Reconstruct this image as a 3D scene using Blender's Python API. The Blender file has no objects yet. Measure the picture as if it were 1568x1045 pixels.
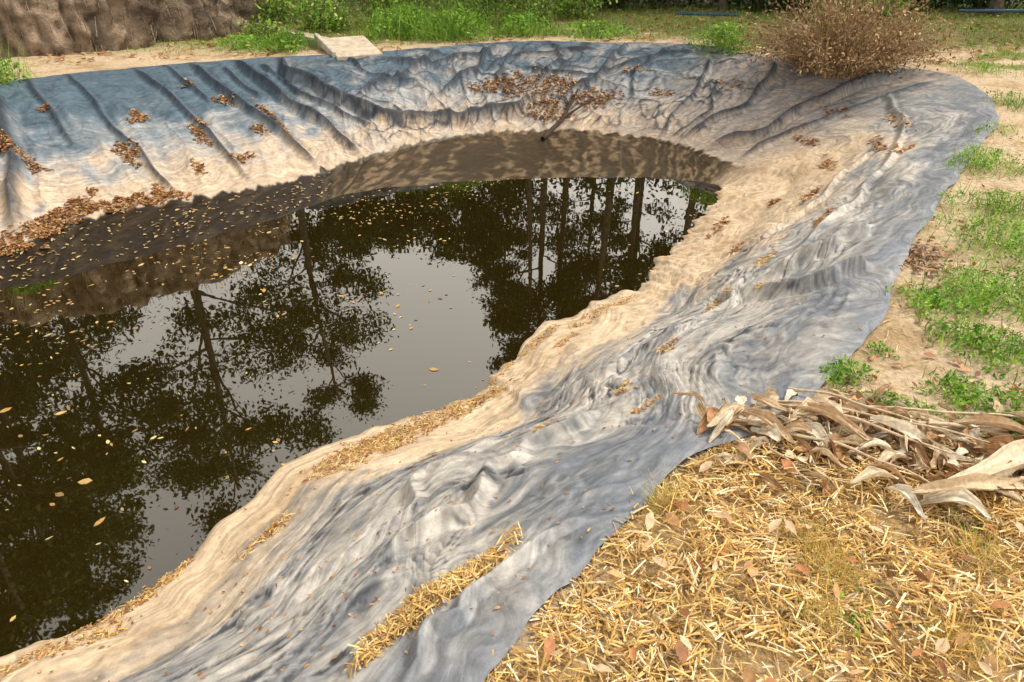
import bpy, math, random
import numpy as np
from mathutils import Vector
rng=np.random.default_rng(7); random.seed(7)
D=bpy.data; scene=bpy.context.scene
# ---------------------------------------------------------------- helpers
def smooth(x,a,b):
    t=np.clip((x-a)/(b-a),0,1); return t*t*(3-2*t)
def mixc(a,b,t): 
    return a*(1-t[...,None])+b*t[...,None]
def gnoise(x,y,seed=0):
    x=np.asarray(x,float);y=np.asarray(y,float)
    xi=np.floor(x).astype(np.int64); yi=np.floor(y).astype(np.int64)
    xf=x-xi; yf=y-yi
    u=xf*xf*xf*(xf*(xf*6-15)+10); v=yf*yf*yf*(yf*(yf*6-15)+10)
    def g(ix,iy,dx,dy):
        h=(ix*374761393+iy*668265263+seed*974634777)&0xffffffff
        h=((h^(h>>13))*1274126177)&0xffffffff
        h=h^(h>>16)
        a=(h&0xffff)/65536.0*2*math.pi
        return np.cos(a)*dx+np.sin(a)*dy
    n00=g(xi,yi,xf,yf);n10=g(xi+1,yi,xf-1,yf);n01=g(xi,yi+1,xf,yf-1);n11=g(xi+1,yi+1,xf-1,yf-1)
    return ((n00*(1-u)+n10*u)*(1-v)+(n01*(1-u)+n11*u)*v)*1.5
def fbm(x,y,seed=0,o=4):
    r=0;a=1;t=0
    for i in range(o):
        r=r+a*gnoise(x*2**i,y*2**i,seed+i*17);t+=a;a*=.5
    return r/t*1.3
def build(name,parts,mats,smooth_sh=True,extra=None):
    Vs=[];Fs=[];Cs=[];M=[];off=0
    for p in parts:
        V,F,C,mi=p
        V=np.asarray(V,float);F=np.asarray(F,np.int64)
        C=np.asarray(C,float)
        if C.ndim==1: C=np.tile(C,(len(V),1))
        Vs.append(V);Fs.append(F+off);Cs.append(C);M.append(np.full(len(F),mi));off+=len(V)
    V=np.concatenate(Vs);F=np.concatenate(Fs);C=np.concatenate(Cs);M=np.concatenate(M)
    me=D.meshes.new(name); k=F.shape[1]
    me.vertices.add(len(V)); me.vertices.foreach_set('co',V.astype(np.float32).ravel())
    me.loops.add(F.size); me.loops.foreach_set('vertex_index',F.astype(np.int32).ravel())
    me.polygons.add(len(F)); me.polygons.foreach_set('loop_start',(np.arange(len(F))*k).astype(np.int32))
    me.polygons.foreach_set('loop_total',np.full(len(F),k,np.int32))
    me.polygons.foreach_set('material_index',M.astype(np.int32))
    me.polygons.foreach_set('use_smooth',np.full(len(F),smooth_sh))
    me.update(calc_edges=True)
    a=me.color_attributes.new('Col','FLOAT_COLOR','POINT')
    a.data.foreach_set('color',np.concatenate([C[:,:3],np.ones((len(C),1))],1).astype(np.float32).ravel())
    if extra is not None:
        for n,arr in extra.items():
            if arr.ndim==2:
                e=me.attributes.new(n,'FLOAT_VECTOR','POINT'); e.data.foreach_set('vector',arr.astype(np.float32).ravel())
            else:
                e=me.attributes.new(n,'FLOAT','POINT'); e.data.foreach_set('value',arr.astype(np.float32))
    for m in mats: me.materials.append(m)
    ob=D.objects.new(name,me); scene.collection.objects.link(ob); return ob
def rots(yaw,pitch,roll):
    cy,sy=np.cos(yaw),np.sin(yaw);cp,sp=np.cos(pitch),np.sin(pitch);cr,sr=np.cos(roll),np.sin(roll)
    n=len(yaw);z=np.zeros(n);o=np.ones(n)
    Rz=np.stack([cy,-sy,z,sy,cy,z,z,z,o],1).reshape(n,3,3)
    Ry=np.stack([cp,z,-sp,z,o,z,sp,z,cp],1).reshape(n,3,3)
    Rx=np.stack([o,z,z,z,cr,-sr,z,sr,cr],1).reshape(n,3,3)
    return Rz@Ry@Rx
def scatter(tv,tf,pos,R,sc,col,mi=0):
    tv=np.asarray(tv,float);tf=np.asarray(tf);n=len(pos);m=len(tv)
    V=np.einsum('nij,nmj->nmi',R,tv[None]*sc[:,None,:])+pos[:,None,:]
    F=(tf[None]+(np.arange(n)*m)[:,None,None]).reshape(-1,tf.shape[1])
    return (V.reshape(-1,3),F,np.repeat(col,m,0),mi)
LEAF=([(-.5,0,0),(-.15,.24,.09),(.2,.2,.08),(.5,0,.03),(.2,-.2,.1),(-.15,-.24,.06)],[(0,1,2,3),(0,3,4,5)])
STRAW=([(-.5,-.5,0),(-.5,0,.35),(-.5,.5,0),(0,-.5,.3),(0,0,.65),(0,.5,.3),(.5,-.5,0),(.5,0,.35),(.5,.5,0)],
       [(0,3,4,1),(1,4,5,2),(3,6,7,4),(4,7,8,5)])
BLADE=([(-.5,0,0),(.5,0,0),(.42,.08,.45),(-.42,.08,.45),(.05,.35,1),(-.05,.35,1)],[(0,1,2,3),(3,2,4,5)])
def pick(cols,n,jit=.12):
    cols=np.array(cols,float);c=cols[rng.integers(0,len(cols),n)]
    return np.clip(c*(1+rng.normal(0,jit,(n,1))),0.005,1)
def leaves_at(P,size,cols,flat=.35,mi=0,jit=.15):
    n=len(P);s=size*rng.uniform(.6,1.35,n)
    return scatter(*LEAF,P,rots(rng.uniform(0,6.28,n),rng.normal(0,flat,n),rng.normal(0,flat,n)),
        np.stack([s,s*rng.uniform(.7,1.2,n),s*rng.uniform(.2,2.2,n)],1),pick(cols,n,jit),mi)
def straw_at(P,ln,wd,cols,flat=.2,mi=0,yaw=None):
    n=len(P);s=ln*rng.uniform(.35,1.5,n);w=wd*rng.uniform(.4,1.5,n)
    if yaw is None: yaw=rng.uniform(0,6.28,n)
    return scatter(*STRAW,P,rots(yaw,rng.normal(0,flat,n),rng.normal(0,.5,n)),
        np.stack([s,w,w*rng.uniform(.5,2.5,n)],1),pick(cols,n,.18),mi)
def tube(pts,rad,seg=8,col=(.3,.2,.1),mi=0):
    pts=np.array(pts,float);n=len(pts);rad=np.broadcast_to(rad,(n,)).astype(float)
    t=np.gradient(pts,axis=0);t/=np.linalg.norm(t,axis=1)[:,None]+1e-9
    up=np.where(np.abs(t[:,2:3])>.9,np.array([[1,0,0.]]),np.array([[0,0,1.]]))
    a=np.cross(t,up);a/=np.linalg.norm(a,axis=1)[:,None]+1e-9;b=np.cross(a,t)
    th=np.linspace(0,2*math.pi,seg,endpoint=False)
    V=pts[:,None]+rad[:,None,None]*(a[:,None]*np.cos(th)[None,:,None]+b[:,None]*np.sin(th)[None,:,None])
    V=V.reshape(-1,3);F=[]
    for i in range(n-1):
        for j in range(seg):
            k=(j+1)%seg;F.append((i*seg+j,i*seg+k,(i+1)*seg+k,(i+1)*seg+j))
    return (V,np.array(F),np.array(col,float),mi)
# ---------------------------------------------------------------- materials
def newmat(n):
    m=D.materials.new(n);m.use_nodes=True;nt=m.node_tree;b=nt.nodes['Principled BSDF'];return m,nt,b
def N(nt,t,**k):
    n=nt.nodes.new(t)
    for a,v in k.items(): setattr(n,a,v)
    return n
def colmat(name,rough=.7,var=.35,scale=40,bump=.2,bscale=120,transl=0,spec=.3,dist=.01):
    m,nt,b=newmat(name);L=nt.links
    at=N(nt,'ShaderNodeAttribute',attribute_name='Col')
    tc=N(nt,'ShaderNodeTexCoord')
    no=N(nt,'ShaderNodeTexNoise');no.inputs['Scale'].default_value=scale;no.inputs['Detail'].default_value=4
    L.new(tc.outputs['Object'],no.inputs['Vector'])
    mr=N(nt,'ShaderNodeMapRange');mr.inputs[1].default_value=.3;mr.inputs[2].default_value=.7
    mr.inputs[3].default_value=1-var;mr.inputs[4].default_value=1+var
    L.new(no.outputs['Fac'],mr.inputs[0])
    mx=N(nt,'ShaderNodeVectorMath',operation='SCALE')
    L.new(at.outputs['Color'],mx.inputs[0]);L.new(mr.outputs[0],mx.inputs['Scale'])
    L.new(mx.outputs[0],b.inputs['Base Color'])
    b.inputs['Roughness'].default_value=rough;b.inputs['Specular IOR Level'].default_value=spec
    if bump>0:
        n2=N(nt,'ShaderNodeTexNoise');n2.inputs['Scale'].default_value=bscale;n2.inputs['Detail'].default_value=4
        L.new(tc.outputs['Object'],n2.inputs['Vector'])
        bp=N(nt,'ShaderNodeBump');bp.inputs['Strength'].default_value=bump;bp.inputs['Distance'].default_value=dist
        L.new(n2.outputs['Fac'],bp.inputs['Height']);L.new(bp.outputs[0],b.inputs['Normal'])
    if transl>0:
        tr=N(nt,'ShaderNodeBsdfTranslucent');ms=N(nt,'ShaderNodeMixShader');ms.inputs[0].default_value=transl
        L.new(mx.outputs[0],tr.inputs['Color']);L.new(b.outputs[0],ms.inputs[1]);L.new(tr.outputs[0],ms.inputs[2])
        L.new(ms.outputs[0],nt.nodes['Material Output'].inputs['Surface'])
    return m
M_leaf=colmat('foliage',rough=.5,var=.3,scale=3,bump=0,transl=.3)
M_tree=colmat('tree_foliage',rough=.6,var=.3,scale=3,bump=0,transl=.12,spec=.15)
M_bark=colmat('bark',rough=.9,var=.5,scale=9,bump=.6,bscale=30,dist=.03)
M_dry=colmat('dry_plant',rough=.6,var=.25,scale=60,bump=.15,bscale=200,transl=.12,dist=.003)
M_conc=colmat('concrete',rough=.85,var=.25,scale=8,bump=.3)
M_earth=colmat('earth',rough=.95,var=.45,scale=5,bump=.9,bscale=22,dist=.05)
M_pipe=colmat('pipe_plastic',rough=.4,var=.15,scale=8,bump=0)
# liner material
M_liner,nt,b=newmat('pond_liner');L=nt.links
at=N(nt,'ShaderNodeAttribute',attribute_name='Col');wet=N(nt,'ShaderNodeAttribute',attribute_name='wet');ld=N(nt,'ShaderNodeAttribute',attribute_name='ld')
tc=N(nt,'ShaderNodeTexCoord')
n1=N(nt,'ShaderNodeTexNoise');n1.inputs['Scale'].default_value=18;n1.inputs['Detail'].default_value=9;n1.inputs['Roughness'].default_value=.68
L.new(tc.outputs['Object'],n1.inputs['Vector'])
mr=N(nt,'ShaderNodeMapRange');mr.inputs[1].default_value=.3;mr.inputs[2].default_value=.7;mr.inputs[3].default_value=.70;mr.inputs[4].default_value=1.25
L.new(n1.outputs['Fac'],mr.inputs[0])
mp=N(nt,'ShaderNodeMapping');mp.inputs['Scale'].default_value=(2.6,24,1);L.new(ld.outputs['Vector'],mp.inputs['Vector'])
n3=N(nt,'ShaderNodeTexNoise');n3.inputs['Scale'].default_value=1;n3.inputs['Detail'].default_value=7;n3.inputs['Roughness'].default_value=.62;n3.inputs['Distortion'].default_value=.7
L.new(mp.outputs[0],n3.inputs['Vector'])
mr3=N(nt,'ShaderNodeMapRange');mr3.inputs[1].default_value=.32;mr3.inputs[2].default_value=.66;mr3.inputs[3].default_value=.66;mr3.inputs[4].default_value=1.26
L.new(n3.outputs['Fac'],mr3.inputs[0])
mm=N(nt,'ShaderNodeMath',operation='MULTIPLY');L.new(mr.outputs[0],mm.inputs[0]);L.new(mr3.outputs[0],mm.inputs[1])
mx=N(nt,'ShaderNodeVectorMath',operation='SCALE');L.new(at.outputs['Color'],mx.inputs[0]);L.new(mm.outputs[0],mx.inputs['Scale'])
L.new(mx.outputs[0],b.inputs['Base Color'])
rr=N(nt,'ShaderNodeMapRange');rr.inputs[3].default_value=.64;rr.inputs[4].default_value=.42
L.new(wet.outputs['Fac'],rr.inputs[0]);L.new(rr.outputs[0],b.inputs['Roughness'])
b.inputs['Specular IOR Level'].default_value=.22
n2=N(nt,'ShaderNodeTexNoise');n2.inputs['Scale'].default_value=40;n2.inputs['Detail'].default_value=8;n2.inputs['Roughness'].default_value=.6
L.new(tc.outputs['Object'],n2.inputs['Vector'])
ad=N(nt,'ShaderNodeMath',operation='MULTIPLY_ADD');L.new(n3.outputs['Fac'],ad.inputs[0]);ad.inputs[1].default_value=1.2;L.new(n2.outputs['Fac'],ad.inputs[2])
bp=N(nt,'ShaderNodeBump');bp.inputs['Strength'].default_value=.36;bp.inputs['Distance'].default_value=.010
L.new(ad.outputs[0],bp.inputs['Height']);L.new(bp.outputs[0],b.inputs['Normal'])
# ground material
M_ground,nt,b=newmat('ground_soil');L=nt.links
at=N(nt,'ShaderNodeAttribute',attribute_name='Col');tc=N(nt,'ShaderNodeTexCoord')
n1=N(nt,'ShaderNodeTexNoise');n1.inputs['Scale'].default_value=25;n1.inputs['Detail'].default_value=10;n1.inputs['Roughness'].default_value=.7
L.new(tc.outputs['Object'],n1.inputs['Vector'])
mr=N(nt,'ShaderNodeMapRange');mr.inputs[1].default_value=.3;mr.inputs[2].default_value=.7;mr.inputs[3].default_value=.5;mr.inputs[4].default_value=1.3
L.new(n1.outputs['Fac'],mr.inputs[0])
mx=N(nt,'ShaderNodeVectorMath',operation='SCALE');L.new(at.outputs['Color'],mx.inputs[0]);L.new(mr.outputs[0],mx.inputs['Scale'])
L.new(mx.outputs[0],b.inputs['Base Color']);b.inputs['Roughness'].default_value=.95;b.inputs['Specular IOR Level'].default_value=.15
bp=N(nt,'ShaderNodeBump');bp.inputs['Strength'].default_value=.9;bp.inputs['Distance'].default_value=.025
L.new(n1.outputs['Fac'],bp.inputs['Height']);L.new(bp.outputs[0],b.inputs['Normal'])
# water
M_water,nt,b=newmat('murky_water');L=nt.links
b.inputs['Base Color'].default_value=(.016,.010,.0018,1);b.inputs['Roughness'].default_value=.012
b.inputs['IOR'].default_value=2.8;b.inputs['Specular IOR Level'].default_value=.5
b.inputs['Specular Tint'].default_value=(1,.94,.83,1)
tc=N(nt,'ShaderNodeTexCoord');n1=N(nt,'ShaderNodeTexNoise');n1.inputs['Scale'].default_value=2.2;n1.inputs['Detail'].default_value=2
L.new(tc.outputs['Object'],n1.inputs['Vector'])
bp=N(nt,'ShaderNodeBump');bp.inputs['Strength'].default_value=.05;bp.inputs['Distance'].default_value=.02
L.new(n1.outputs['Fac'],bp.inputs['Height']);L.new(bp.outputs[0],b.inputs['Normal'])
# ---------------------------------------------------------------- pond sections
S=[ # W, R, F(optional)
((-5.5,0.0),(-4.5,-2.5),None),((-3.6,1.1),(-2.2,-1.2),None),((-2.68,1.59),(-1.0,.05),None),((-2.32,1.886),(-.45,.69),None),
((-1.926,2.162),(-.14,1.06),None),((-1.69,2.6),(0,1.25),None),((-1.219,3.336),(.17,1.45),None),((-.723,3.659),(.41,1.76),None),
((-.22,3.93),(.70,2.04),None),((-.10,4.30),(1.04,2.20),None),((.363,4.992),(1.31,2.45),None),((1.036,5.468),(1.87,3.07),None),
((1.3,5.9),(2.23,3.62),None),((1.652,6.482),(3.12,4.83),None),((2.1,7.3),(4.1,6.1),None),((2.59,8.25),(5.1,7.4),None),
((2.62,8.45),(5.75,9.0),(2.95,8.75)),((2.415,8.6),(5.6,10.0),(2.65,9.3)),((2.0,8.68),(3.91,10.95),(2.24,9.92)),
((1.423,8.76),(3.05,12.25),(1.64,10.38)),((.7,8.75),(1.5,12.5),(.68,10.6)),((0,8.68),(.07,12.6),(-.1,10.5)),((-.9,8.5),(-.9,12.2),(-.82,10.27)),
((-1.827,8.248),(-2.03,11.55),(-1.6,9.6)),((-2.3,7.8),(-3.53,11.0),(-2.26,8.8)),((-2.686,7.3),(-4.4,10.65),(-2.76,8.1)),
((-3.2,6.75),(-5.03,10.25),(-3.35,7.73)),((-3.7,6.27),(-5.9,9.7),(-3.96,7.37)),((-4.21,5.8),(-6.4,9.1),(-4.6,6.89)),
((-4.656,5.53),(-6.7,7.9),(-5.02,6.13)),((-6.5,4.3),(-9,5.5),(-7,4.9)),((-8,2.6),(-11,3),(-8.6,2.8)),((-7.5,.8),(-10,-2),(-8,.4))]
NS=len(S);WL=-1.1
W=np.array([s[0] for s in S],float);R=np.array([s[1] for s in S],float)
F_=np.array([s[2] if s[2] else tuple(W[i]+.3*(R[i]-W[i])) for i,s in enumerate(S)],float)
ZF=np.array([-1.0 if s[2] else -.88 for s in S],float)
def cr(A,s):
    s=np.asarray(s,float)%NS;i=np.floor(s).astype(int);t=s-i
    if A.ndim==2:t=t[:,None]
    p0,p1,p2,p3=A[(i-1)%NS],A[i%NS],A[(i+1)%NS],A[(i+2)%NS]
    return .5*((2*p1)+(-p0+p2)*t+(2*p0-5*p1+4*p2-p3)*t*t+(-p0+3*p1-3*p2+p3)*t**3)
sf=np.linspace(0,NS,8001)[:-1]
mid=(cr(F_,sf)+cr(R,sf))/2;st=np.linalg.norm(np.roll(mid,-1,0)-mid,axis=1)
dens=1/np.maximum(np.linalg.norm(mid,axis=1),1.8)**.85;dens[mid[:,0]<-8]*=.3;dens[mid[:,1]<0]*=.4
cum=np.concatenate([[0],np.cumsum(st*dens)]);cl=np.concatenate([[0],np.cumsum(st)])
NU=2500
sv=np.interp(np.linspace(0,cum[-1],NU+1)[:-1],cum,np.append(sf,NS))
Larc=np.interp(sv,np.append(sf,NS),cl)
vv=np.concatenate([np.linspace(-1,0,10)[:-1],np.linspace(0,1,70)[:-1],np.linspace(1,2,190)[:-1],np.linspace(2,2.04,4)])
NV=len(vv)
def surf(s,v):
    """base position; s,v arrays same length"""
    w,f,r,zf=cr(W,s),cr(F_,s),cr(R,s),cr(ZF,s)
    u=(r-w)/np.linalg.norm(r-w,axis=1)[:,None];V=v[:,None]
    q=np.clip(v-1,0,1)
    P=np.where(V<0,w+V*u*.8,np.where(V<1,w+(f-w)*V,np.where(V<2,f+(r-f)*(V-1),r+u*(V-2))))
    z=np.where(v<0,WL+v*.6,np.where(v<1,WL+(zf-WL)*v**.9,zf+(0.012-zf)*(1-(1-q)**1.25)))
    return np.concatenate([P,z[:,None]],1)
SS,VV=np.meshgrid(sv,vv,indexing='ij');LL=np.repeat(Larc[:,None],NV,1)
s_=SS.ravel();v_=VV.ravel();l_=LL.ravel()
P=surf(s_,v_)
wF=np.linalg.norm(cr(F_,sv)-cr(W,sv),axis=1);wR=np.linalg.norm(cr(R,sv)-cr(F_,sv),axis=1)
wF=np.repeat(wF,NV);wR=np.repeat(wR,NV)
d_=np.where(v_<1,v_*wF,wF+(v_-1)*wR)          # metres from waterline
ft=np.clip(d_/(wF+wR),-.2,1.2)
far=smooth(s_,15.2,16.6)*(1-smooth(s_,32.2,33))
near=1-far;q=np.clip(v_-1,0,1)
leftw=smooth(s_,23.2,24.4)
# --- displacement
wx=fbm(l_*.9,d_*1.1,3)*.55; wy=fbm(l_*.7+9,d_*1.0,5)*.30
big=fbm(l_*1.1,d_*2.0,11,2)
def ridg(x): return 1-np.abs(x)*2.2
dd=d_+wy+.10*gnoise(l_*3.1,d_*2,41)
ph=d_*4.6+3.0*fbm(l_*.7,d_*1.6,60,3)+1.0*fbm(l_*2.1,d_*3.6,61,3)
c1=.5+.5*np.sin(2*math.pi*ph);ph2=ph*2.2+1.4*fbm(l_*2,d_*7,62,3);c2=.5+.5*np.sin(2*math.pi*ph2)
m1=smooth(fbm(l_*.9,d_*1.8,63,3),-.15,.40);m2=smooth(fbm(l_*1.6+5,d_*3,64,3),-.2,.35)
r3=gnoise(l_*5,dd*38,23)
far2=smooth(s_,11.5,14)
calm=1-.6*smooth(s_,12.4,14)
amp=smooth(ft,.20,.40)*(1-.6*smooth(ft,.80,1.0))*calm
sharp=np.abs(2*((ph%1)-.5))      # triangle wave -> crisp crease
dn=.048*big+amp*(.030*(.12+m1)*(.6*c1+.4*sharp)+.007*m2*c2+.002*r3)+ (1-amp)*(.014*fbm(l_*4,d_*6,33)+.010*gnoise(l_*9,d_*5,34))+far2*.03*fbm(l_*1.6,d_*2.2,35)
# far wall: down-slope folds
fx=l_+.25*fbm(l_*.8,d_*1.2,51)
f1=ridg(gnoise(fx*2.3,d_*.5,52));f2=ridg(gnoise(fx*6.5+.6*wx,d_*1.3+wy,53));f3=fbm(l_*5,d_*5,54,3)
chaos=(1-leftw)*smooth(s_,17,18.5)
wall=smooth(q,.0,.12)
cb=ridg(gnoise((l_+d_)*1.15+wx,(d_-l_*.4)*1.9+wy,56));cb2=ridg(gnoise((l_-d_*.9)*1.9+wx,(d_+l_*.3)*1.1,58))
cb3=ridg(gnoise((l_+d_*.6)*3.4+wx*2,(d_-l_*.5)*3.0+wy*2,59))
toprim=1-.85*smooth(q,.72,1)
df=.02*fbm(l_*1.5,d_*1.5,55,3)+toprim*(wall*(.026*f1+.007*f2+.005*f3)+ chaos*wall*(.026*cb+.024*cb2+.009*cb3))
shelf=(1-wall)
df=df+shelf*smooth(v_,.02,.4)*(.014*ridg(gnoise(fx*4,d_*1.4,57))+.005*f3)
disp=near*dn+far*df
folds=[([(24,2),(24,1.76),(23.6,1.48),(23.2,1.27),(22.6,1.16),(21.8,1.15),(21,1.17),(20.4,1.3)],.05,.15),
 ([(24.6,2.0),(24.2,1.5),(23.6,1.05)],.05,.11),([(25.4,2),(24.9,1.5),(24.3,1.05)],.045,.09),
 ([(26.3,2),(25.9,1.5),(25.5,1.1)],.035,.06),([(27.1,2),(26.9,1.4),(26.7,1.05)],.03,.04),
 ([(28.2,2),(28.4,1.6),(28.9,1.05)],.07,.14),([(27.7,2),(27.6,1.4)],.035,.04),([(25.9,2),(25.5,1.6)],.03,.05),([(24.9,1.9),(24.6,1.6)],.03,.05),([(24.3,1.9),(23.9,1.5),(23.3,1.2)],.03,.06),
 ([(17,2),(17.05,1.6),(16.9,1.25),(17.2,1.02)],.04,.12),([(16.4,1.9),(16.5,1.3),(16.4,1.05)],.05,.05),
 ([(17.9,1.9),(17.6,1.4),(17.8,1.05)],.04,.08),([(18.6,1.8),(18.3,1.4),(18.3,1.05)],.035,.07),([(18.2,1.6),(17.9,1.3),(18.0,1.05)],.025,.05),
 ([(19.7,2),(19.8,1.5),(20.2,1.2)],.04,.09),([(20.6,2),(20.3,1.7),(20.6,1.45)],.03,.06),
 ([(21.3,2),(21.7,1.6),(22.3,1.4)],.04,.08),([(22.3,1.9),(22.9,1.6),(23.4,1.5)],.04,.09),([(23.0,1.85),(22.2,1.75),(21.4,1.8)],.03,.06),
 ([(19.1,2),(19.4,1.6),(19.2,1.3)],.03,.06),([(20.0,1.85),(20.8,1.8),(21.6,1.6)],.03,.05),([(23.4,1.95),(23.2,1.7),(22.6,1.55)],.03,.06),([(21.0,1.9),(21.2,1.5),(21.0,1.3)],.03,.045),([(18.9,1.9),(19.9,1.55),(21.0,1.6)],.025,.045),
 ([(4.0,1.87),(5.0,1.85),(6.0,1.9),(6.6,1.95)],.022,.05),
 ([(8,1.5),(7,1.52),(6.2,1.6),(5.4,1.5)],.04,.06),([(7.2,1.3),(6.4,1.28),(5.8,1.4),(4.8,1.35)],.03,.045),([(11.3,1.45),(11.6,1.75),(12.0,1.9)],.05,.08),([(11.9,1.5),(12.3,1.65),(12.6,1.8)],.06,.10),([(10.2,1.3),(11,1.35),(11.8,1.3)],.035,.05),
 ([(12.8,1.2),(13.8,1.35),(15,1.4)],.03,.05),([(8.6,1.15),(9.6,1.3),(10.6,1.4)],.03,.05),([(16.4,1.7),(15.4,1.6),(14.2,1.55),(13.2,1.6),(12.4,1.5)],.035,.05)]
foldm=np.zeros(len(P))
for pts,w,h in folds:
    pts=np.array(pts,float);k=(len(pts)-1)*6+1
    t=np.linspace(0,len(pts)-1,k);a=np.interp(t,np.arange(len(pts)),pts[:,0]);c=np.interp(t,np.arange(len(pts)),pts[:,1])
    pl=surf(a,c)[:,:2];pl+=np.stack([gnoise(t*1.7,t*0+h*99,5),gnoise(t*1.7,t*0+w*77,6)],1)*.09
    sel=np.where((P[:,0]>pl[:,0].min()-.5)&(P[:,0]<pl[:,0].max()+.5)&(P[:,1]>pl[:,1].min()-.5)&(P[:,1]<pl[:,1].max()+.5))[0]
    best=np.full(len(sel),9.);bt=np.zeros(len(sel));Q=P[sel,:2]
    for i in range(k-1):
        A=pl[i];B=pl[i+1]-A;tt=np.clip(((Q-A)@B)/(B@B+1e-9),0,1)
        dist=np.linalg.norm(Q-A-tt[:,None]*B,axis=1);m=dist<best;best[m]=dist[m];bt[m]=(i+tt[m])/(k-1)
    e=smooth(bt,-.05,.1)*(1-smooth(bt,.85,1.05))+.15
    g=h*np.clip(e,0,1)*(np.exp(-np.abs(best/w)**1.6)-.28*np.exp(-((best-1.9*w)/(w))**2))
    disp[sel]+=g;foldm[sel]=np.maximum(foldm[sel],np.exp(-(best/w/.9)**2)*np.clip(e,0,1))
edge=smooth(v_,1.86,2.0)
disp=disp*(1-edge)+edge*(np.abs(disp)*.2+.004+.010*np.clip(gnoise(l_*4,d_*3,71)+.3,0,1))
disp*=np.where(v_<0,.3,1)*1.0
shore=smooth(v_,-.1,.3)*.6+.4
P[:,2]+=disp*shore
u2=(cr(R,sv)-cr(W,sv));u2/=np.linalg.norm(u2,axis=1)[:,None];u2=np.repeat(u2,NV,0)
P[:,:2]+=u2*(smooth(v_,1.9,2.04)*.06*fbm(l_*1.3,l_*0+3,72))[:,None]
P[:,:2]+=u2*((1-smooth(v_,.2,1.))*((.15*fbm(l_*1.6,l_*0+8,73)+.05*gnoise(l_*6,l_*0+2,75))*near+.05*fbm(l_*2,l_*0+9,74)*far))[:,None]
# --- colour
C=lambda *a:np.array(a,float)
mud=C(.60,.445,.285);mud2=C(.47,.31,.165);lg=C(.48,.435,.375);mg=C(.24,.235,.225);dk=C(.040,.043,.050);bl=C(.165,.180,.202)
n_a=fbm(l_*1.3,d_*3,81);n_b=fbm(l_*4,dd*14,82);n_c=fbm(l_*9,dd*30,83)
cn=mixc(np.tile(mud,(len(P),1)),mud2,smooth(n_a+.4*n_b,-.05,.6)*.65)
gr=mixc(np.tile(lg,(len(P),1)),mg,smooth(n_b+.8*n_a,-.30,.5))
cn=mixc(cn,gr,smooth(ft+.22*n_a+.06*n_b,.22+.22*far2,.40+.34*far2))
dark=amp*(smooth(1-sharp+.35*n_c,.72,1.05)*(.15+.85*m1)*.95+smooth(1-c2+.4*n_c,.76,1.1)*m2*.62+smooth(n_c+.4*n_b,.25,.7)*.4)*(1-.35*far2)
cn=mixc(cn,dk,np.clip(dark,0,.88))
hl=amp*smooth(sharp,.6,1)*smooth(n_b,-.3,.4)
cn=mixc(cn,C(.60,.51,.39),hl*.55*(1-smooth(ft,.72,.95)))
cn=mixc(cn,bl,smooth(ft+.2*n_a,.70,1.02)*.75)
cn=mixc(cn,C(.28,.19,.10),(1-smooth(d_,.0,.05))*.7)
sb=fbm(l_*.9,q*9+.8*fbm(l_*2,q*3,86),85)
n_d=fbm(l_*6,q*4,87)
cf=mixc(np.tile(C(.53,.40,.275),(len(P),1)),C(.31,.31,.30),smooth(q+.24*sb+.1*n_d,.12,.42))
cf=mixc(cf,C(.068,.108,.138),smooth(q+.30*sb+.14*n_d+.06*leftw,.34,.70)*.93)
cf=mixc(cf,C(.40,.325,.26),smooth(s_,15.5,16.5)*(1-smooth(s_,18,19.3))*(.45+.4*smooth(n_d,-.2,.3)))
cf=mixc(cf,C(.42,.365,.31),chaos*smooth(n_a+.4*f1+.3*n_d,.0,.6)*.55)
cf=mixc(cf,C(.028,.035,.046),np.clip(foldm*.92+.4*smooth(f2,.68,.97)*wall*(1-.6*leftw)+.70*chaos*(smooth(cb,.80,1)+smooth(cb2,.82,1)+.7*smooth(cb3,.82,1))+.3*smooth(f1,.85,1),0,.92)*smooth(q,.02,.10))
wb=smooth(q+.03*n_d,.015,.03)
brown=mixc(np.tile(C(.048,.030,.012),(len(P),1)),C(.17,.115,.06),smooth(f3+.7*f1,.2,1.0))
brown=mixc(brown,C(.018,.012,.006),leftw*.85)
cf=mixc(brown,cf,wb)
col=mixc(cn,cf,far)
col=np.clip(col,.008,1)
wetv=far*(1-wb)*1.0+near*(1-smooth(d_,0,.06))
ldv=np.stack([l_+wx*.6,dd,np.zeros(len(P))],1)
idx=np.arange(NU*NV).reshape(NU,NV);nx=np.roll(idx,-1,0)
Fq=np.stack([idx[:,:-1],nx[:,:-1],nx[:,1:],idx[:,1:]],-1).reshape(-1,4)[:,::-1]
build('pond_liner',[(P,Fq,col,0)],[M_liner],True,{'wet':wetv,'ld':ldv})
LP=P
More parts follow.
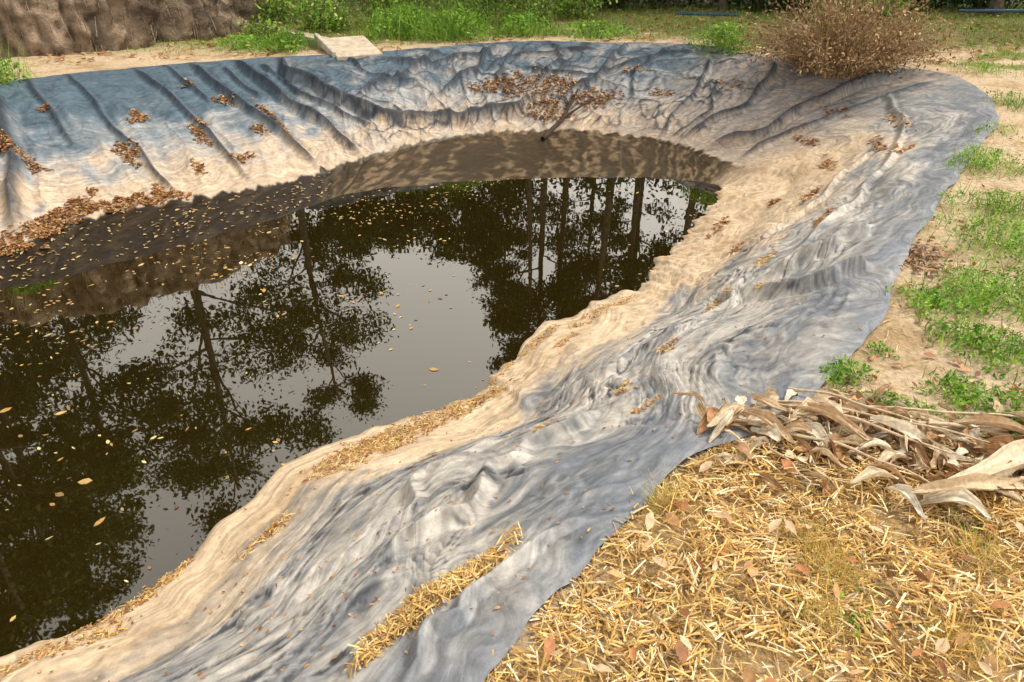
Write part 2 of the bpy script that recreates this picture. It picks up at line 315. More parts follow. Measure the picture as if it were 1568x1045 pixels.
# ---------------------------------------------------------------- ground
rp=cr(R,np.linspace(0,NS,420)[:-1])
def sdist(x,y):
    sh=x.shape;x=x.ravel();y=y.ravel();best=np.full(len(x),1e9);ins=np.zeros(len(x),bool);n=len(rp)
    for i in range(n):
        A=rp[i];Bp=rp[(i+1)%n];B=Bp-A
        t=np.clip(((x-A[0])*B[0]+(y-A[1])*B[1])/(B@B),0,1)
        best=np.minimum(best,(x-A[0]-t*B[0])**2+(y-A[1]-t*B[1])**2)
        c=((A[1]>y)!=(Bp[1]>y));
        if c.any():
            xx=(Bp[0]-A[0])*(y-A[1])/(Bp[1]-A[1]+1e-12)+A[0];ins^=(c&(x<xx))
    d=np.sqrt(best);return np.where(ins,-d,d).reshape(sh)
def gz(x,y,d=None):
    if d is None:d=sdist(x,y)
    o=smooth(d,.15,.9)*(.035*fbm(x*1.3,y*1.3,91)+.012*fbm(x*6,y*6,92))
    return np.where(d>0,o,np.maximum(d*1.1,-2.6))
def axis(a,b,step,lo,hi):
    c=list(np.arange(a,b,step));k=step;x=b
    while x<hi: c.append(x);k*=1.25;x+=k
    k=step;x=a-step
    while x>lo: c.insert(0,x);k*=1.25;x-=k
    return np.array(c)
gx=axis(-9,7.5,.055,-250,250);gy=axis(-.5,15,.055,-120,300)
GX,GY=np.meshgrid(gx,gy,indexing='ij');GD=sdist(GX,GY);GZ=gz(GX,GY,GD)
gp=np.stack([GX,GY,GZ],-1).reshape(-1,3);x=GX.ravel();y=GY.ravel();d=GD.ravel()
sand=C(.62,.46,.29);sand2=C(.44,.30,.155);grs=C(.15,.20,.035);lit=C(.30,.16,.06)
na=fbm(x*1.2,y*1.2,95);nb=fbm(x*5,y*5,96)
gc=mixc(np.tile(sand,(len(x),1)),sand2,smooth(na+.6*nb,-.1,.7))
def grassmask(x,y,d,na):
    nn=na+.35*fbm(x*4,y*4,97)
    fr=smooth(y,11,13)*smooth(d+.5*na,.3,1.2)
    rt=smooth(x,1.2,2.5)*smooth(d+.5*na,.80,1.7)*smooth(y,2.4,4)
    return np.maximum(fr*smooth(na+.42,-.25,.15),rt*smooth(nn,-.06,.22))
gm=grassmask(x,y,d,na)
gc=mixc(gc,grs,gm*.8)
gc=mixc(gc,lit,smooth(nb-.5*na,.2,.6)*smooth(y,10.5,12)*.6)
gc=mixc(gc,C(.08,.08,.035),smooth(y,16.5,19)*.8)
strawm=(1-smooth(y,1.9,2.4))*smooth(d,0,.1)
gc=mixc(gc,C(.48,.32,.14),strawm*.7)
i2=np.arange(len(gp)).reshape(GX.shape)
Fg=np.stack([i2[:-1,:-1],i2[1:,:-1],i2[1:,1:],i2[:-1,1:]],-1).reshape(-1,4)
build('ground',[(gp,Fg,gc,0)],[M_ground])
# ---------------------------------------------------------------- water
wp=cr(W,np.linspace(0,NS,200)[:-1]);rr_=cr(R,np.linspace(0,NS,200)[:-1])
wo=wp+(rr_-wp)/np.linalg.norm(rr_-wp,axis=1)[:,None]*.35
me=D.meshes.new('pond_water');me.from_pydata([(a,b_,WL) for a,b_ in wo],[],[list(range(len(wo)))])
me.materials.append(M_water);ob=D.objects.new('pond_water',me);scene.collection.objects.link(ob)
if me.polygons[0].normal.z<0: me.flip_normals()
# floating leaves
n=9500;fx_=rng.uniform(-5.5,2.5,n);fy_=rng.uniform(1.7,8.8,n)
line=(fy_-(5.5+(fx_+4.65)*.93));cl_=fbm(fx_*1.4,fy_*1.4,101)
keep=(rng.random(n)<np.clip(.06+.50*np.exp(-((line+.8)/1.0)**2)*(fx_<.3)+.12*(fx_<-.5),0,1)*np.clip(.5+2.1*cl_,.05,1.4))
fp=np.stack([fx_,fy_,np.full(n,WL+.004)],1)[keep]
nn=len(fp);s=.05*rng.uniform(.25,1.0,nn)*(1+.8*(rng.random(nn)<.12))
pt=[scatter(*LEAF,fp,rots(rng.uniform(0,6.28,nn),np.zeros(nn),np.zeros(nn)),np.stack([s,s*rng.uniform(.4,1.3,nn),s*.1],1),pick([(.58,.38,.13),(.46,.26,.08),(.60,.46,.22),(.3,.18,.07)],nn,.25))]
m=np.where((s_>24)&(s_<29.6)&(v_>.1)&(v_<.97))[0];sel=rng.choice(m,420)
pt.append(leaves_at(LP[sel]+[0,0,.006],.045,[(.45,.30,.12),(.34,.2,.08),(.5,.4,.2)],.1))
build('floating_leaves',pt,[M_dry])
# ---------------------------------------------------------------- litter on liner
litc=[(.36,.16,.05),(.43,.22,.08),(.24,.10,.035),(.50,.32,.14)]
strc=[(.70,.47,.17),(.78,.58,.26),(.54,.33,.10),(.64,.39,.11),(.40,.22,.08)]
def liner_pts(s,f,rl,rc,n,isv=False):
    s=np.array([float(s)])
    if isv: v=np.array([float(f)])
    else: v=np.array([f/.3 if f<.3 else 1+(f-.3)/.7])
    c=surf(s,v)[0,:2];a=surf(s+.05,v)[0,:2]-surf(s-.05,v)[0,:2];a/=np.linalg.norm(a);b=np.array([-a[1],a[0]])
    dxy=LP[:,:2]-c;p=dxy@a;r=dxy@b
    rad=(p/rl)**2+(r/rc)**2+1.1*gnoise(LP[:,0]*9,LP[:,1]*9,110)+.7*gnoise(LP[:,0]*25,LP[:,1]*25,111)+rng.normal(0,.25,len(p))
    sel=np.where((rad<1)&(np.abs(p)<rl*1.5)&(np.abs(r)<rc*1.5))[0]
    if len(sel)==0:return np.zeros((0,3))
    o=LP[rng.choice(sel,n)];o=o+np.stack([rng.normal(0,.008,n),rng.normal(0,.008,n),rng.uniform(.002,.014,n)],1);return o
parts=[]
for s,f,rl,rc,n in [(6.15,.14,.30,.15,950),(6.6,.12,.25,.14,600),(7.2,.08,.30,.10,500),(7.8,.06,.25,.07,300),(5.3,.2,.16,.035,160),(4.3,.03,.28,.035,200),(3.3,.08,.3,.05,260),(3.9,.02,.3,.02,90),
   (8.9,.05,.2,.03,70),(9.6,.06,.25,.06,200),(10.6,.07,.28,.06,220),(9.8,.16,.14,.035,80),(10.2,.12,.2,.04,90),(11.0,.5,.16,.05,110),(12.3,.55,.25,.05,160),(11.5,.62,.1,.03,50),(10,.6,.1,.03,45),(9,.62,.09,.03,45),(8.6,.75,.09,.02,40),(7.5,.6,.07,.02,25)]:
    p=liner_pts(s,f,rl,rc,n)
    if len(p):
        k=int(n*.6);parts.append(straw_at(p[:k],.042,.004,strc));parts.append(leaves_at(p[k:],.024,litc))
p=np.concatenate([liner_pts(s,f,.10,.028,n) for s,f,n in ((4.2,.83,330),(4.5,.84,330),(4.85,.855,320),(5.2,.865,280),(5.5,.875,150),(5.8,.885,80))])
p[:,2]+=rng.uniform(0,.02,len(p));parts.append(straw_at(p,.055,.004,strc))
build('straw_litter',parts,[M_dry])
parts=[]
for s,v,rl,rc,n in [(28.3,1.05,.55,.11,900),(29.1,1.03,.5,.18,1000),(27.3,1.05,.5,.10,600),(28.6,1.55,.10,.45,500),(27.0,1.33,.11,.24,220),(26.6,1.55,.10,.13,110),(25.9,1.4,.09,.25,190),
   (25.2,1.62,.14,.12,110),(24.9,1.35,.12,.1,80),(25.4,1.2,.12,.08,80),(24.6,1.4,.05,.40,170),(26.9,1.08,.06,.14,70),(26.2,1.18,.08,.12,70),(27.7,1.7,.1,.1,40),(25.7,1.75,.1,.07,40),
   (20.5,1.38,.6,.30,1000),(21.3,1.42,.4,.14,350),(19.7,1.3,.4,.18,480),(20.2,1.15,.35,.15,350),(18.9,1.4,.2,.1,90),(18.0,1.6,.4,.1,90),(22.3,1.2,.3,.08,90),(19.4,1.6,.2,.08,60),
   (16.0,1.3,.3,.06,70),(15,1.2,.3,.07,80),(15,1.45,.35,.06,90),(14.5,1.6,.3,.08,90),(14,1.25,.25,.06,80),(14.2,1.02,.2,.05,50),(13.6,.5,.3,.05,90),(13,1.5,.2,.05,60),(15.5,1.6,.4,.07,70),(12.9,1.05,.15,.04,40),(16.6,1.5,.3,.06,70)]:
    p=liner_pts(s,v,rl,rc,n,True)
    if len(p):parts.append(leaves_at(p,.052,litc,.35))
m=np.where((v_>.1)&(v_<2)&(LP[:,1]>1))[0];sel=rng.choice(m,1500);parts.append(leaves_at(LP[sel]+[0,0,.006],.018,litc,.2))
build('leaf_litter',parts,[M_dry])
# ---------------------------------------------------------------- straw on ground
n=70000;x=rng.uniform(-.4,3.2,n);y=rng.uniform(.3,2.9,n);d=sdist(x,y);na=fbm(x*2.2,y*2.2,120)
lim=2.10-.28*np.clip(x-.7,0,3)
pr=smooth(d+.05*fbm(x*7,y*7,121),.0,.12)*(1-smooth(y-lim+.12*na,-.05,.35))
pr*=np.clip(1-.85*smooth(x*.8-y+.5*na,-.10,.35),.10,1)*np.clip(.8+1.0*fbm(x*5,y*5,122),.25,1)
k=rng.random(n)<pr;x,y,d,na=x[k],y[k],d[k],na[k]
z=gz(x,y,d)+rng.uniform(.002,1,len(x))**1.3*(.02+.040*smooth(na,-.3,.5))*smooth(d,-.02,.15)+.006
yw=2.2*fbm(x*3,y*3,123)+rng.normal(0,1.0,len(x))
gol=[(.74,.50,.18),(.82,.61,.30),(.60,.36,.10),(.72,.43,.12),(.86,.72,.45),(.36,.20,.06),(.78,.54,.20),(.48,.28,.08)]
sp=[straw_at(np.stack([x,y,z],1),.062,.0045,gol,.22,yaw=yw)]
n=2600;x=rng.uniform(0,3.2,n);y=rng.uniform(.9,4.5,n);d=sdist(x,y);k=(d>.06)&(fbm(x*3,y*3,124)>-.1);x,y,d=x[k],y[k],d[k]
sp.append(straw_at(np.stack([x,y,gz(x,y,d)+.012],1),.06,.0035,[(.68,.5,.26),(.55,.37,.16)],.1))
m=1800;cxs=np.array([[1.02,1.45],[.9,1.3],[1.25,1.2],[.55,1.75],[1.5,1.5],[.98,1.55]]);cc_=cxs[rng.integers(0,6,m)]+rng.normal(0,.045,(m,2));s=rng.uniform(.03,.09,m)
sp2=scatter(*BLADE,np.stack([cc_[:,0],cc_[:,1],gz(cc_[:,0],cc_[:,1])+.02],1),rots(rng.uniform(0,6.28,m),rng.normal(0,.5,m),rng.normal(0,.8,m)),np.stack([np.full(m,.0022),s,s],1),pick([(.78,.54,.18),(.66,.46,.14),(.45,.42,.10)],m))
build('straw_mulch',sp+[sp2],[M_dry])
n=1000;x=rng.uniform(.1,3.4,n);y=rng.uniform(1,5.5,n);d=sdist(x,y);k=(d>.08)&(rng.random(n)<np.where(y<2.6,.85,.7));x,y,d=x[k],y[k],d[k]
pp=[leaves_at(np.stack([x,y,gz(x,y,d)+np.where(y<2.2,.055,.015)],1),.055,[(.46,.20,.08),(.54,.30,.13),(.30,.13,.05),(.60,.42,.25)],.45)]
n=6500;x=rng.uniform(-9,12,n);y=rng.uniform(10.5,18,n);d=sdist(x,y);k=(d>.1)&(fbm(x*.8,y*.8,130)>-.05);x,y,d=x[k],y[k],d[k]
pp.append(leaves_at(np.stack([x,y,gz(x,y,d)+.02],1),.09,litc,.3))
n=5200;x=rng.uniform(1,6.5,n);y=rng.uniform(2.2,10,n);d=sdist(x,y);k=(d>.03)&(d<1.8)&(fbm(x*2,y*2,131)>-.1);x,y,d=x[k],y[k],d[k]
pp.append(leaves_at(np.stack([x,y,gz(x,y,d)+.012],1),.028,litc,.3))
n=420;x=rng.normal(2.45,.10,n);y=rng.normal(3.85,.14,n);d=sdist(x,y);k=d>.02;pp.append(leaves_at(np.stack([x[k],y[k],gz(x[k],y[k],d[k])+rng.uniform(.005,.03,k.sum())],1),.035,[(.26,.15,.08),(.36,.21,.10),(.18,.10,.06)],.5))
build('fallen_leaves',pp,[M_dry])
# ---------------------------------------------------------------- dry banana husk pile
def sheath(c,yaw,ln,wd,curl,tilt,col,nx_=11,ny_=9,roll=None,bend=.12):
    V=[];u=np.linspace(-.5,.5,nx_);t=np.linspace(-1,1,ny_);ph=random.random()*9
    for a in u:
        ww=wd*(1-.75*abs(a*2)**2.6)*(1+.15*math.sin(a*17+ph))
        for b in t:
            ang=b*curl*(1+.4*math.sin(a*6+ph));rad=ww/max(curl,.2)
            V.append((a*ln,math.sin(ang)*rad+bend*ln*math.sin(a*3+ph),(1-math.cos(ang))*rad+bend*.8*ln*math.sin(a*5+ph)+.004*math.sin(b*9+a*14+ph)))
    V=np.array(V);Rm=rots(np.array([yaw]),np.array([tilt]),np.array([random.uniform(-.9,.9) if roll is None else roll]))[0];V=V@Rm.T+np.array(c)
    F=[(i*ny_+j,(i+1)*ny_+j,(i+1)*ny_+j+1,i*ny_+j+1) for i in range(nx_-1) for j in range(ny_-1)]
    cc=np.array(col)*(1+.28*np.sin(np.tile(t,nx_)*13+ph))[:,None]
    return (V,np.array(F),np.clip(cc,.01,1),0)
hp=[]
hc=[(.66,.52,.34),(.74,.63,.46),(.54,.37,.21),(.36,.20,.09),(.60,.45,.27),(.46,.25,.11)]
A0=np.array([.76,2.10]);B0=np.array([2.25,1.88])
for i in range(300):
    t=random.random()**.8;c=A0+(B0-A0)*t+np.array([random.gauss(0,.07),random.gauss(.04,.125)])
    hp.append(sheath((c[0],c[1],random.uniform(.015,.065)),random.gauss(-.4,.9),random.uniform(.05,.20),random.uniform(.012,.036),random.uniform(.4,2.4),random.gauss(0,.12),random.choice(hc)))
for (a,b,l,w,yw_) in [(1.25,2.12,.38,.035,-.7),(1.12,2.22,.30,.03,-.5),(1.55,2.02,.36,.035,-.55),(1.0,2.10,.26,.03,-.9),(1.75,2.12,.36,.03,-.3),(1.28,1.80,.18,.03,.1),(1.95,2.05,.45,.035,-.2),(.85,2.16,.2,.03,.5)]:
    hp.append(sheath((a,b,.075),yw_,l,w,1.3,random.uniform(-.06,.06),random.choice(hc[:3]),15,9,random.uniform(-.4,.4),.05))
def crook(a,b,h,r,col,k=14,seed=0):
    a=np.array(a);b=np.array(b);t=np.linspace(0,1,k)[:,None]
    p=a+(b-a)*t;p[:,2]+=h*np.sin(t[:,0]*math.pi);p[:,:2]+=np.stack([gnoise(t[:,0]*3,t[:,0]*0+seed,1),gnoise(t[:,0]*3,t[:,0]*0+seed,2)],1)*.04
    return tube(p,r*np.linspace(1,.5,k)*(1+.15*np.sin(np.arange(k)*2.1)),8,col)
for i,(a,b,h,r) in enumerate([((1.02,2.33,.04),(1.62,1.93,.08),.03,.008),((1.2,2.42,.03),(1.75,2.0,.07),.03,.007),((.95,2.15,.05),(1.5,1.8,.05),.03,.007),((1.0,2.05,.05),(1.05,1.75,.05),.01,.005),((1.3,2.2,.04),(2.1,2.0,.05),.03,.010),((.8,2.2,.03),(1.2,2.05,.06),.02,.006),((1.4,2.28,.03),(2.2,2.15,.06),.03,.007),((1.1,2.3,.03),(1.9,1.98,.07),.04,.006)]):
    hp.append(crook(a,b,h,r,(.62,.47,.29),seed=i*3.1))
hp.append(crook((2.25,2.02,.06),(1.40,1.74,.05),.01,.044,(.66,.52,.34),18,7.7))
hp.append(sheath((1.78,1.86,.085),.30,.80,.05,1.2,.0,(.70,.57,.39),18,9,0.,.02))
hp.append(sheath((1.66,1.77,.07),.22,.60,.04,1.5,.0,(.62,.47,.29),16,9,.5,.04))
hp.append(sheath((1.5,1.68,.055),-.5,.22,.035,1.2,.03,(.72,.62,.46),12,9,.2))
hp.append(sheath((1.36,1.72,.045),-.9,.16,.025,1.2,.03,(.74,.66,.52),12,9,.1))
build('dry_banana_leaf_pile',hp,[M_dry])
# ---------------------------------------------------------------- weeds / grass
grc=[(.15,.32,.025),(.22,.40,.04),(.10,.22,.02),(.30,.42,.06)]
def weed(name,cx,cy,r,h,n,ls=.022):
    a=rng.uniform(0,6.28,n);rr=r*np.sqrt(rng.random(n))*(1+.35*np.sin(a*3+cx*9)+.25*np.sin(a*7+cy*5));x=cx+rr*np.cos(a);y=cy+rr*np.sin(a)
    hh=h*(1-.8*(rr/r/1.35)**2)*rng.random(n)**.6
    z=gz(x,y)+.008+np.clip(hh,0,9)
    pa=[leaves_at(np.stack([x,y,z],1),ls,grc,.6,jit=.25)]
    m=n//3;a=rng.uniform(0,6.28,m);rr=r*1.3*rng.random(m);x=cx+rr*np.cos(a);y=cy+rr*np.sin(a)
    s=h*rng.uniform(.5,1.5,m)
    pa.append(scatter(*BLADE,np.stack([x,y,gz(x,y)],1),rots(rng.uniform(0,6.28,m),rng.normal(0,.35,m),rng.normal(0,.6,m)),np.stack([np.full(m,.003+ls*.08),s,s],1),pick(grc,m,.25)))
    return build(name,pa,[M_leaf],False)
for cx,cy,r,h,n in [(1.49,2.55,.12,.06,330),(1.62,2.26,.13,.05,340),(1.94,2.42,.12,.05,300),(2.25,2.80,.19,.08,700),(2.05,2.22,.2,.07,750),(2.25,3.2,.20,.07,560),(2.54,3.28,.26,.1,900),
    (3.12,3.98,.38,.12,1200),(3.46,4.6,.32,.12,900),(3.94,5.67,.34,.14,900),(5.62,7.97,.35,.12,600),(6.5,9.97,.4,.12,500),(2.9,3.3,.34,.1,950),(2.5,2.6,.26,.08,800),(1.75,2.75,.06,.04,70),(2.0,2.05,.12,.05,300),(1.55,1.62,.09,.025,60),(1.0,1.3,.1,.03,40),(4.6,6.9,.3,.1,500)]:
    weed('green_weed',cx,cy,r,h,n)
for cx,cy,r,h,n in [(3.45,11.9,.5,.4,1000),(3.1,11.5,.35,.22,500),(-6.6,8.5,.45,.4,1200),(-6.8,9.2,.5,.35,900),(-3.6,11.8,.35,.3,600),(-4.3,11.9,.4,.2,400),(-1.0,13.1,.6,.5,1400),(-1.9,13.4,.7,.5,1600),(.2,13.6,.5,.35,800),(1.5,13.4,.6,.25,700)]:
    weed('bank_plant',cx,cy,r,h,n,.06)
n=80000;x=rng.uniform(-8,13,n);y=rng.uniform(2.5,19,n);d=sdist(x,y);na=fbm(x*1.2,y*1.2,95)
k=(rng.random(n)<grassmask(x,y,d,na))&(d>.15);x,y,d=x[k],y[k],d[k];m=len(x);s=rng.uniform(.03,.09,m)
build('grass',[scatter(*BLADE,np.stack([x,y,gz(x,y,d)],1),rots(rng.uniform(0,6.28,m),rng.normal(0,.3,m),rng.normal(0,.5,m)),np.stack([np.full(m,.012),s,s],1),pick([(.20,.31,.03),(.28,.37,.05),(.13,.24,.02),(.40,.34,.11)],m,.2))],[M_leaf],False)
def shrub(name,cx,cy,r,h,n,cols,ls=.09):
    pa=[];tips=[]
    for i in range(26):
        a=random.uniform(0,6.28);rr=r*random.random()**.6;b=np.array([cx+rr*.4*math.cos(a),cy+rr*.4*math.sin(a),0]);e=np.array([cx+rr*math.cos(a),cy+rr*math.sin(a),h*random.uniform(.45,1.05)])
        t=np.linspace(0,1,6)[:,None];p=b+(e-b)*t;p[:,:2]+=.06*np.sin(t*5+i);pa.append(tube(p,np.linspace(.012,.004,6),5,(.14,.10,.05),1))
        for _ in range(5): tips.append(p[random.randint(1,5)])
    tips=np.array(tips);q_=tips[rng.integers(0,len(tips),n)]+rng.normal(0,[[r*.16,r*.16,h*.12]],(n,3));q_[:,2]=np.abs(q_[:,2])
    pa.insert(0,leaves_at(q_,ls,cols,.7,0,.3));return build(name,pa,[M_leaf,M_bark],False)
sc_=[(.17,.32,.03),(.11,.23,.02),(.25,.40,.06),(.36,.42,.09)]
for cx,cy,r,h,n in [(-4.9,15.0,.9,.9,1800),(-3.6,14.2,.9,.75,1800),(-2.4,14.9,1.0,1.0,2000),(-1.0,15.2,1.0,.9,2000),(.3,15.4,.8,.8,1500),(-4.4,13.0,.5,.3,500),(-5.8,16.8,1.2,1.4,2200),(1.4,16.0,.9,.8,1300),(6.6,15.6,.8,.8,1300),(7.5,15.2,.7,.7,1000)]:
    shrub('green_shrub',cx,cy,r,h,n,sc_,.075)
for cx,cy in [(3,18.4),(6,17.8),(8.5,17.5),(11,17.6),(13.5,17),(0,20),(16,16.5),(-3,20.5),(-7,20),(4.5,18.6),(9.8,18.5),(1.8,18.2),(7.2,17.6)]:
    shrub('understory_shrub',cx,cy,1.7,2.3,2000,[(.04,.08,.018),(.06,.12,.025),(.03,.055,.012)],.16)
# dead bush
pa=[];pts_=[]
for i in range(600):
    a=random.uniform(0,6.28);rr=1.5*random.random()**.55*(1+.2*math.sin(3*a+1));h=random.uniform(.15,1.1)*(1.08-.5*(rr/1.5)**2)*(1+.2*math.sin(2*a))
    b=np.array([4.6+.3*rr*math.cos(a),10.2+.3*rr*math.sin(a),-.05]);e=np.array([4.6+rr*math.cos(a),10.2+.8*rr*math.sin(a),h])
    t=np.linspace(0,1,6)[:,None];p=b+(e-b)*t;p[:,2]+=.12*np.sin(t[:,0]*3.1);p+=rng.normal(0,.022,p.shape)
    pa.append(tube(p,np.linspace(.006,.002,6),4,random.choice([(.34,.22,.11),(.45,.31,.16),(.22,.14,.07)]),0));pts_+= [p[j] for j in (1,2,3,4,5)]
pts_=np.array(pts_);q_=pts_[rng.integers(0,len(pts_),8500)]+rng.normal(0,.07,(8500,3));q_=q_[q_[:,2]>-.05]
pa.append(leaves_at(q_,.05,[(.26,.14,.06),(.38,.24,.11),(.16,.09,.04),(.46,.32,.15)],.8));build('dead_bush',pa,[M_dry],False)
# ---------------------------------------------------------------- small things
build('dead_branch',[tube([(.45,10.15,-.97),(.75,10.7,-.84),(1.0,11.2,-.57),(1.05,11.35,-.50)],[.035,.03,.022,.01],8,(.05,.032,.022)),
  tube([(.75,10.7,-.82),(1.1,10.95,-.66),(1.35,11.1,-.58)],[.02,.015,.006],7,(.07,.04,.025)),tube([(.9,11.0,-.66),(.75,11.25,-.52)],[.014,.005],6,(.07,.04,.025))],[M_bark])
for k,(a,b) in enumerate([((3.6,16.6,.05),(4.9,16.3,.05)),((9.7,16.4,.12),(13.5,15.9,.16))]):
    t=np.linspace(0,1,6)[:,None];build('blue_pipe',[tube(np.array(a)+(np.array(b)-np.array(a))*t,.035,10,(.03,.08,.11))],[M_pipe])
def boxp(c,sx,sy,sz,yaw,pit=0,col=(.48,.42,.33)):
    v=np.array([(a*sx/2,b*sy/2,e*sz/2) for a in(-1,1) for b in(-1,1) for e in(-1,1)]);v=v@rots(np.array([yaw]),np.array([pit]),np.array([0.]))[0].T+np.array(c)
    return (v,np.array([(0,1,3,2),(4,6,7,5),(0,4,5,1),(2,3,7,6),(0,2,6,4),(1,5,7,3)]),np.array(col),0)
o=build('concrete_channel',[boxp((-2.55,11.65,.05),.95,.72,.09,math.radians(118),.16,(.50,.41,.29)),boxp((-2.95,11.62,.09),1.05,.07,.12,math.radians(118),.14),
   boxp((-4.05,13.1,.06),3.1,.10,.16,math.radians(131),0),boxp((-3.80,13.3,.02),3.1,.4,.06,math.radians(131),0,(.50,.38,.24))],[M_conc],False)
bm=o.modifiers.new('bev','BEVEL');bm.width=.015;bm.segments=2
# earth mound
nu,nv=300,80;V=[];ctr=np.array([-8.5,13.35])
U,T=np.meshgrid(np.linspace(0,2*math.pi,nu,endpoint=False),np.linspace(0,1,nv),indexing='ij')
rad=1-.16*T-.84*smooth(T,.72,1.0);rx,ry=3.9,2.4
nse=.10*fbm(U*9,T*2.2,141)+.10*np.abs(gnoise(U*26,T*3,142))+.06*fbm(U*30,T*14,143)
rr=rad*(1+nse*(1-smooth(T,.8,1)));yaw=math.radians(33)
X=rx*np.cos(U)*rr;Y=ry*np.sin(U)*rr;Zm=2.5*np.minimum(T/.78,1)**.9+.12*fbm(X*2,Y*2,144)-.1
V=np.stack([ctr[0]+X*math.cos(yaw)-Y*math.sin(yaw),ctr[1]+X*math.sin(yaw)+Y*math.cos(yaw),Zm],-1).reshape(-1,3)
i3=np.arange(nu*nv).reshape(nu,nv);n3=np.roll(i3,-1,0);Fm=np.stack([i3[:,:-1],n3[:,:-1],n3[:,1:],i3[:,1:]],-1).reshape(-1,4)
cc=mixc(np.tile(C(.25,.18,.12),(nu*nv,1)),C(.085,.06,.04),smooth(fbm(U*22,T*3,145),-.15,.4).ravel())
n=5000;sel=rng.choice(len(V),n);zz=rng.normal(1.57,.25,n)
hang=scatter(*STRAW,V[sel]+rng.normal(0,.03,(n,3)),rots(rng.uniform(0,6.28,n),zz,rng.normal(0,.5,n)),np.stack([rng.uniform(.1,.35,n),np.full(n,.01),np.full(n,.02)],1),pick([(.30,.23,.15),(.14,.10,.065),(.38,.29,.19)],n))
build('earth_mound',[(V,Fm,cc,0),hang],[M_earth])
# ---------------------------------------------------------------- trees
def tree_mesh(name,H,crown0,spread,nleaf,ls,seed,r0=.16,nlimb=16):
    random.seed(seed);pa=[];tips=[]
    k=12;t=np.linspace(0,1,k);tr=np.stack([.35*np.sin(t*3+seed)*t,.3*np.cos(t*2.5+seed*2)*t,H*.93*t],1)
    pa.append(tube(tr,r0*(1-.82*t)+.01,9,(.10,.08,.055),1))
    for i in range(nlimb):
        u=crown0+(1-crown0)*(i+random.random())/nlimb*.97;b=np.array([np.interp(u,t,tr[:,j]) for j in range(3)])
        a=i*2.4+random.uniform(-.5,.5);ln=spread*(1.15-.75*((u-crown0)/(1-crown0))**1.3)*random.uniform(.6,1.15)
        e=b+np.array([math.cos(a)*ln,math.sin(a)*ln,ln*random.uniform(.15,.75)])
        q=np.linspace(0,1,7)[:,None];p=b+(e-b)*q;p[:,2]+=.12*ln*np.sin(q[:,0]*3.1);p+=rng.normal(0,.04*ln/2,p.shape)*q
        pa.append(tube(p,r0*.38*(1-u*.5)*np.linspace(1,.15,7),6,(.09,.07,.05),1))
        for j in range(7):
            w=random.uniform(.35,1);s0=np.array([np.interp(w,q[:,0],p[:,c]) for c in range(3)]);a2=a+random.gauss(0,1.0);l2=ln*random.uniform(.2,.45)
            e2=s0+np.array([math.cos(a2)*l2,math.sin(a2)*l2,l2*random.uniform(-.3,.8)]);p2=s0+(e2-s0)*np.linspace(0,1,4)[:,None]
            pa.append(tube(p2,r0*.10*np.linspace(1,.2,4),4,(.09,.07,.045),1));tips+=[p2[2],p2[3],e2]
    tips=np.array(tips);w=rng.random(len(tips))**2+.05;w/=w.sum()
    q_=tips[rng.choice(len(tips),nleaf,p=w)]+rng.normal(0,1,(nleaf,3))*np.array([.22,.22,.15])*(spread/2.2)
    lf=leaves_at(q_,ls,[(.035,.06,.012),(.05,.08,.015),(.07,.10,.02)],.8,0,.3);pa.insert(0,lf)
    return build(name,pa,[M_tree,M_bark],False)
def inst(src,loc,sc,rz):
    o=D.objects.new('tree',src.data);scene.collection.objects.link(o);o.location=loc;o.scale=(sc,sc,sc);o.rotation_euler[2]=rz;return o
tA=tree_mesh('tree',13,.38,2.8,12500,.15,1);tA.location=(-8.8,16.8,0)
tB=tree_mesh('tree',11,.42,2.0,9000,.14,2,.13);tB.location=(2.7,18.4,0)
tC=tree_mesh('tree',12,.5,1.7,6500,.14,3,.11,13);tC.location=(4.9,17.6,0)
tD=tree_mesh('tree',6.8,.25,2.2,7000,.14,4,.10,13);tD.location=(-3.8,25,0)
for src,loc,sc,rz in [(tA,(-13.5,14.2,0),1.05,1),(tA,(-13.2,9.0,0),1.0,2.2),(tA,(-12.2,5.2,0),1.05,3.9),(tA,(-16.5,10.5,0),1.15,5),(tA,(-5.8,18.2,0),.80,4.2),(tA,(-14.5,19,0),1.2,.7),(tC,(-11.0,11.5,0),1.0,1.5),(tC,(-11.5,7.4,0),1.0,.3),
   (tA,(-12.0,1.5,0),1.1,2.8),(tB,(-10.2,9.6,0),.95,2.2),(tA,(-17,6.5,0),1.2,1.4),
   (tB,(1.0,20.5,0),1.0,2),(tC,(.4,18.9,0),.85,4),(tC,(3.8,20.2,0),1.05,5),(tB,(6.6,20.3,0),1.05,3),(tC,(1.9,22.0,0),1.1,.6),(tB,(10.6,16.6,0),1.05,1),(tC,(8.3,18.7,0),1,2.5),(tC,(12.9,18.4,0),1.1,3.5),(tB,(13.5,22,0),1.2,.4),(tB,(16,15,0),1.1,5),
   (tB,(4.8,24.5,0),1.2,2.2),(tB,(.0,26,0),.9,1.2),
   (tD,(-6.3,26,0),1.15,1),(tD,(-9,27,0),1.3,2),(tD,(-1.8,25.5,0),1.25,3),(tD,(-12,28,0),1.4,4),(tD,(-4.8,29,0),1.35,5),(tD,(-7.6,30,0),1.4,.5),(tD,(-2.4,31,0),1.5,2.6),(tD,(-5.2,24.2,0),1.0,2.9),
   (tB,(9,28,0),1.3,0.8),(tB,(14,30,0),1.4,4.4),(tB,(4,32,0),1.3,1.9),(tA,(20,24,0),1.2,.2),(tA,(-20,22,0),1.2,.9)]:
    inst(src,loc,sc,rz)
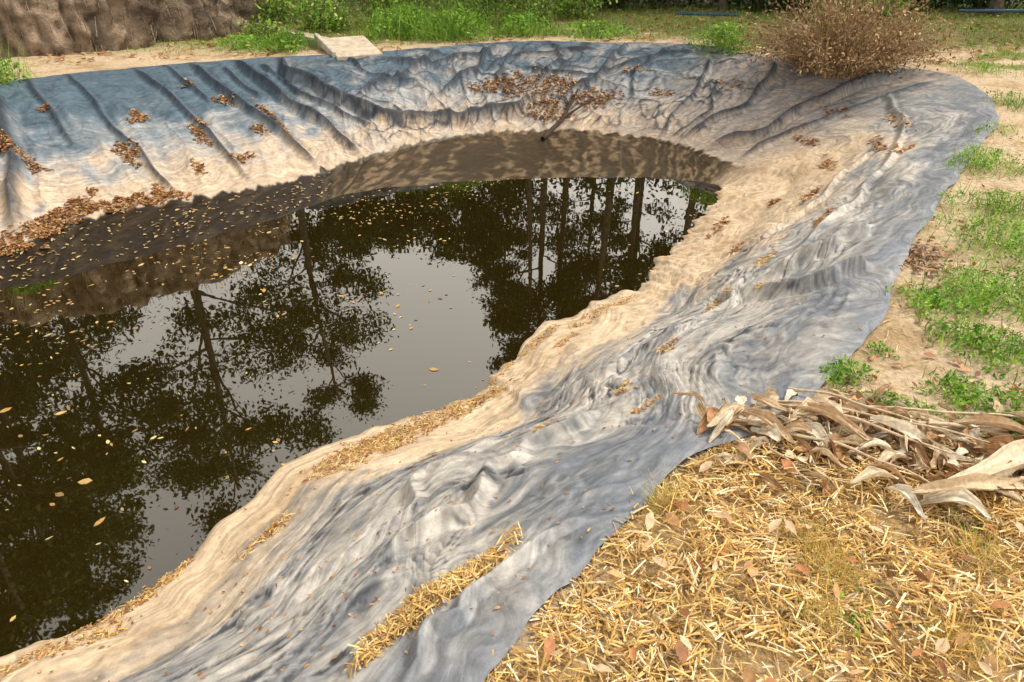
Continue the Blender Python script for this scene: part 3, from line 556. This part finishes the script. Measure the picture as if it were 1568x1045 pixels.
# ---------------------------------------------------------------- light, world, camera
el,az=math.radians(56),math.radians(70)
w=D.worlds.new('World');scene.world=w;w.use_nodes=True;nt=w.node_tree;bg=nt.nodes['Background']
sky=nt.nodes.new('ShaderNodeTexSky');sky.sky_type='NISHITA';sky.sun_disc=False;sky.sun_elevation=el;sky.sun_rotation=az
sky.air_density=1.0;sky.dust_density=5.0;sky.ozone_density=1.0
hs=nt.nodes.new('ShaderNodeHueSaturation');hs.inputs['Saturation'].default_value=.10;hs.inputs['Value'].default_value=1.2
nt.links.new(sky.outputs[0],hs.inputs['Color'])
# pale haze layer, thicker towards the horizon
tc=nt.nodes.new('ShaderNodeTexCoord');sx=nt.nodes.new('ShaderNodeSeparateXYZ');nt.links.new(tc.outputs['Generated'],sx.inputs[0])
mr=nt.nodes.new('ShaderNodeMapRange');mr.inputs[1].default_value=.1;mr.inputs[2].default_value=.75;mr.inputs[3].default_value=1;mr.inputs[4].default_value=.08
nt.links.new(sx.outputs['Z'],mr.inputs[0])
hz=nt.nodes.new('ShaderNodeVectorMath');hz.operation='SCALE';hz.inputs[0].default_value=(11.0,10.6,9.8);nt.links.new(mr.outputs[0],hz.inputs['Scale'])
ad=nt.nodes.new('ShaderNodeVectorMath');ad.operation='ADD';nt.links.new(hs.outputs[0],ad.inputs[0]);nt.links.new(hz.outputs[0],ad.inputs[1])
nt.links.new(ad.outputs[0],bg.inputs['Color']);bg.inputs['Strength'].default_value=.15
sd=D.lights.new('sun','SUN');sd.energy=2.1;sd.angle=math.radians(6);sd.color=(1,.93,.81);so=D.objects.new('sun',sd);scene.collection.objects.link(so)
so.rotation_euler=Vector((math.sin(az)*math.cos(el),math.cos(az)*math.cos(el),math.sin(el))).to_track_quat('Z','Y').to_euler()
cam=D.cameras.new('camera');co=D.objects.new('camera',cam);scene.collection.objects.link(co);cam.lens=24;cam.sensor_width=36;cam.clip_end=1000;cam.clip_start=.05
co.location=(0,0,1.75);co.rotation_euler=(math.radians(58.5),0,0);scene.camera=co
scene.view_settings.view_transform='Standard';scene.view_settings.look='None';scene.view_settings.exposure=0
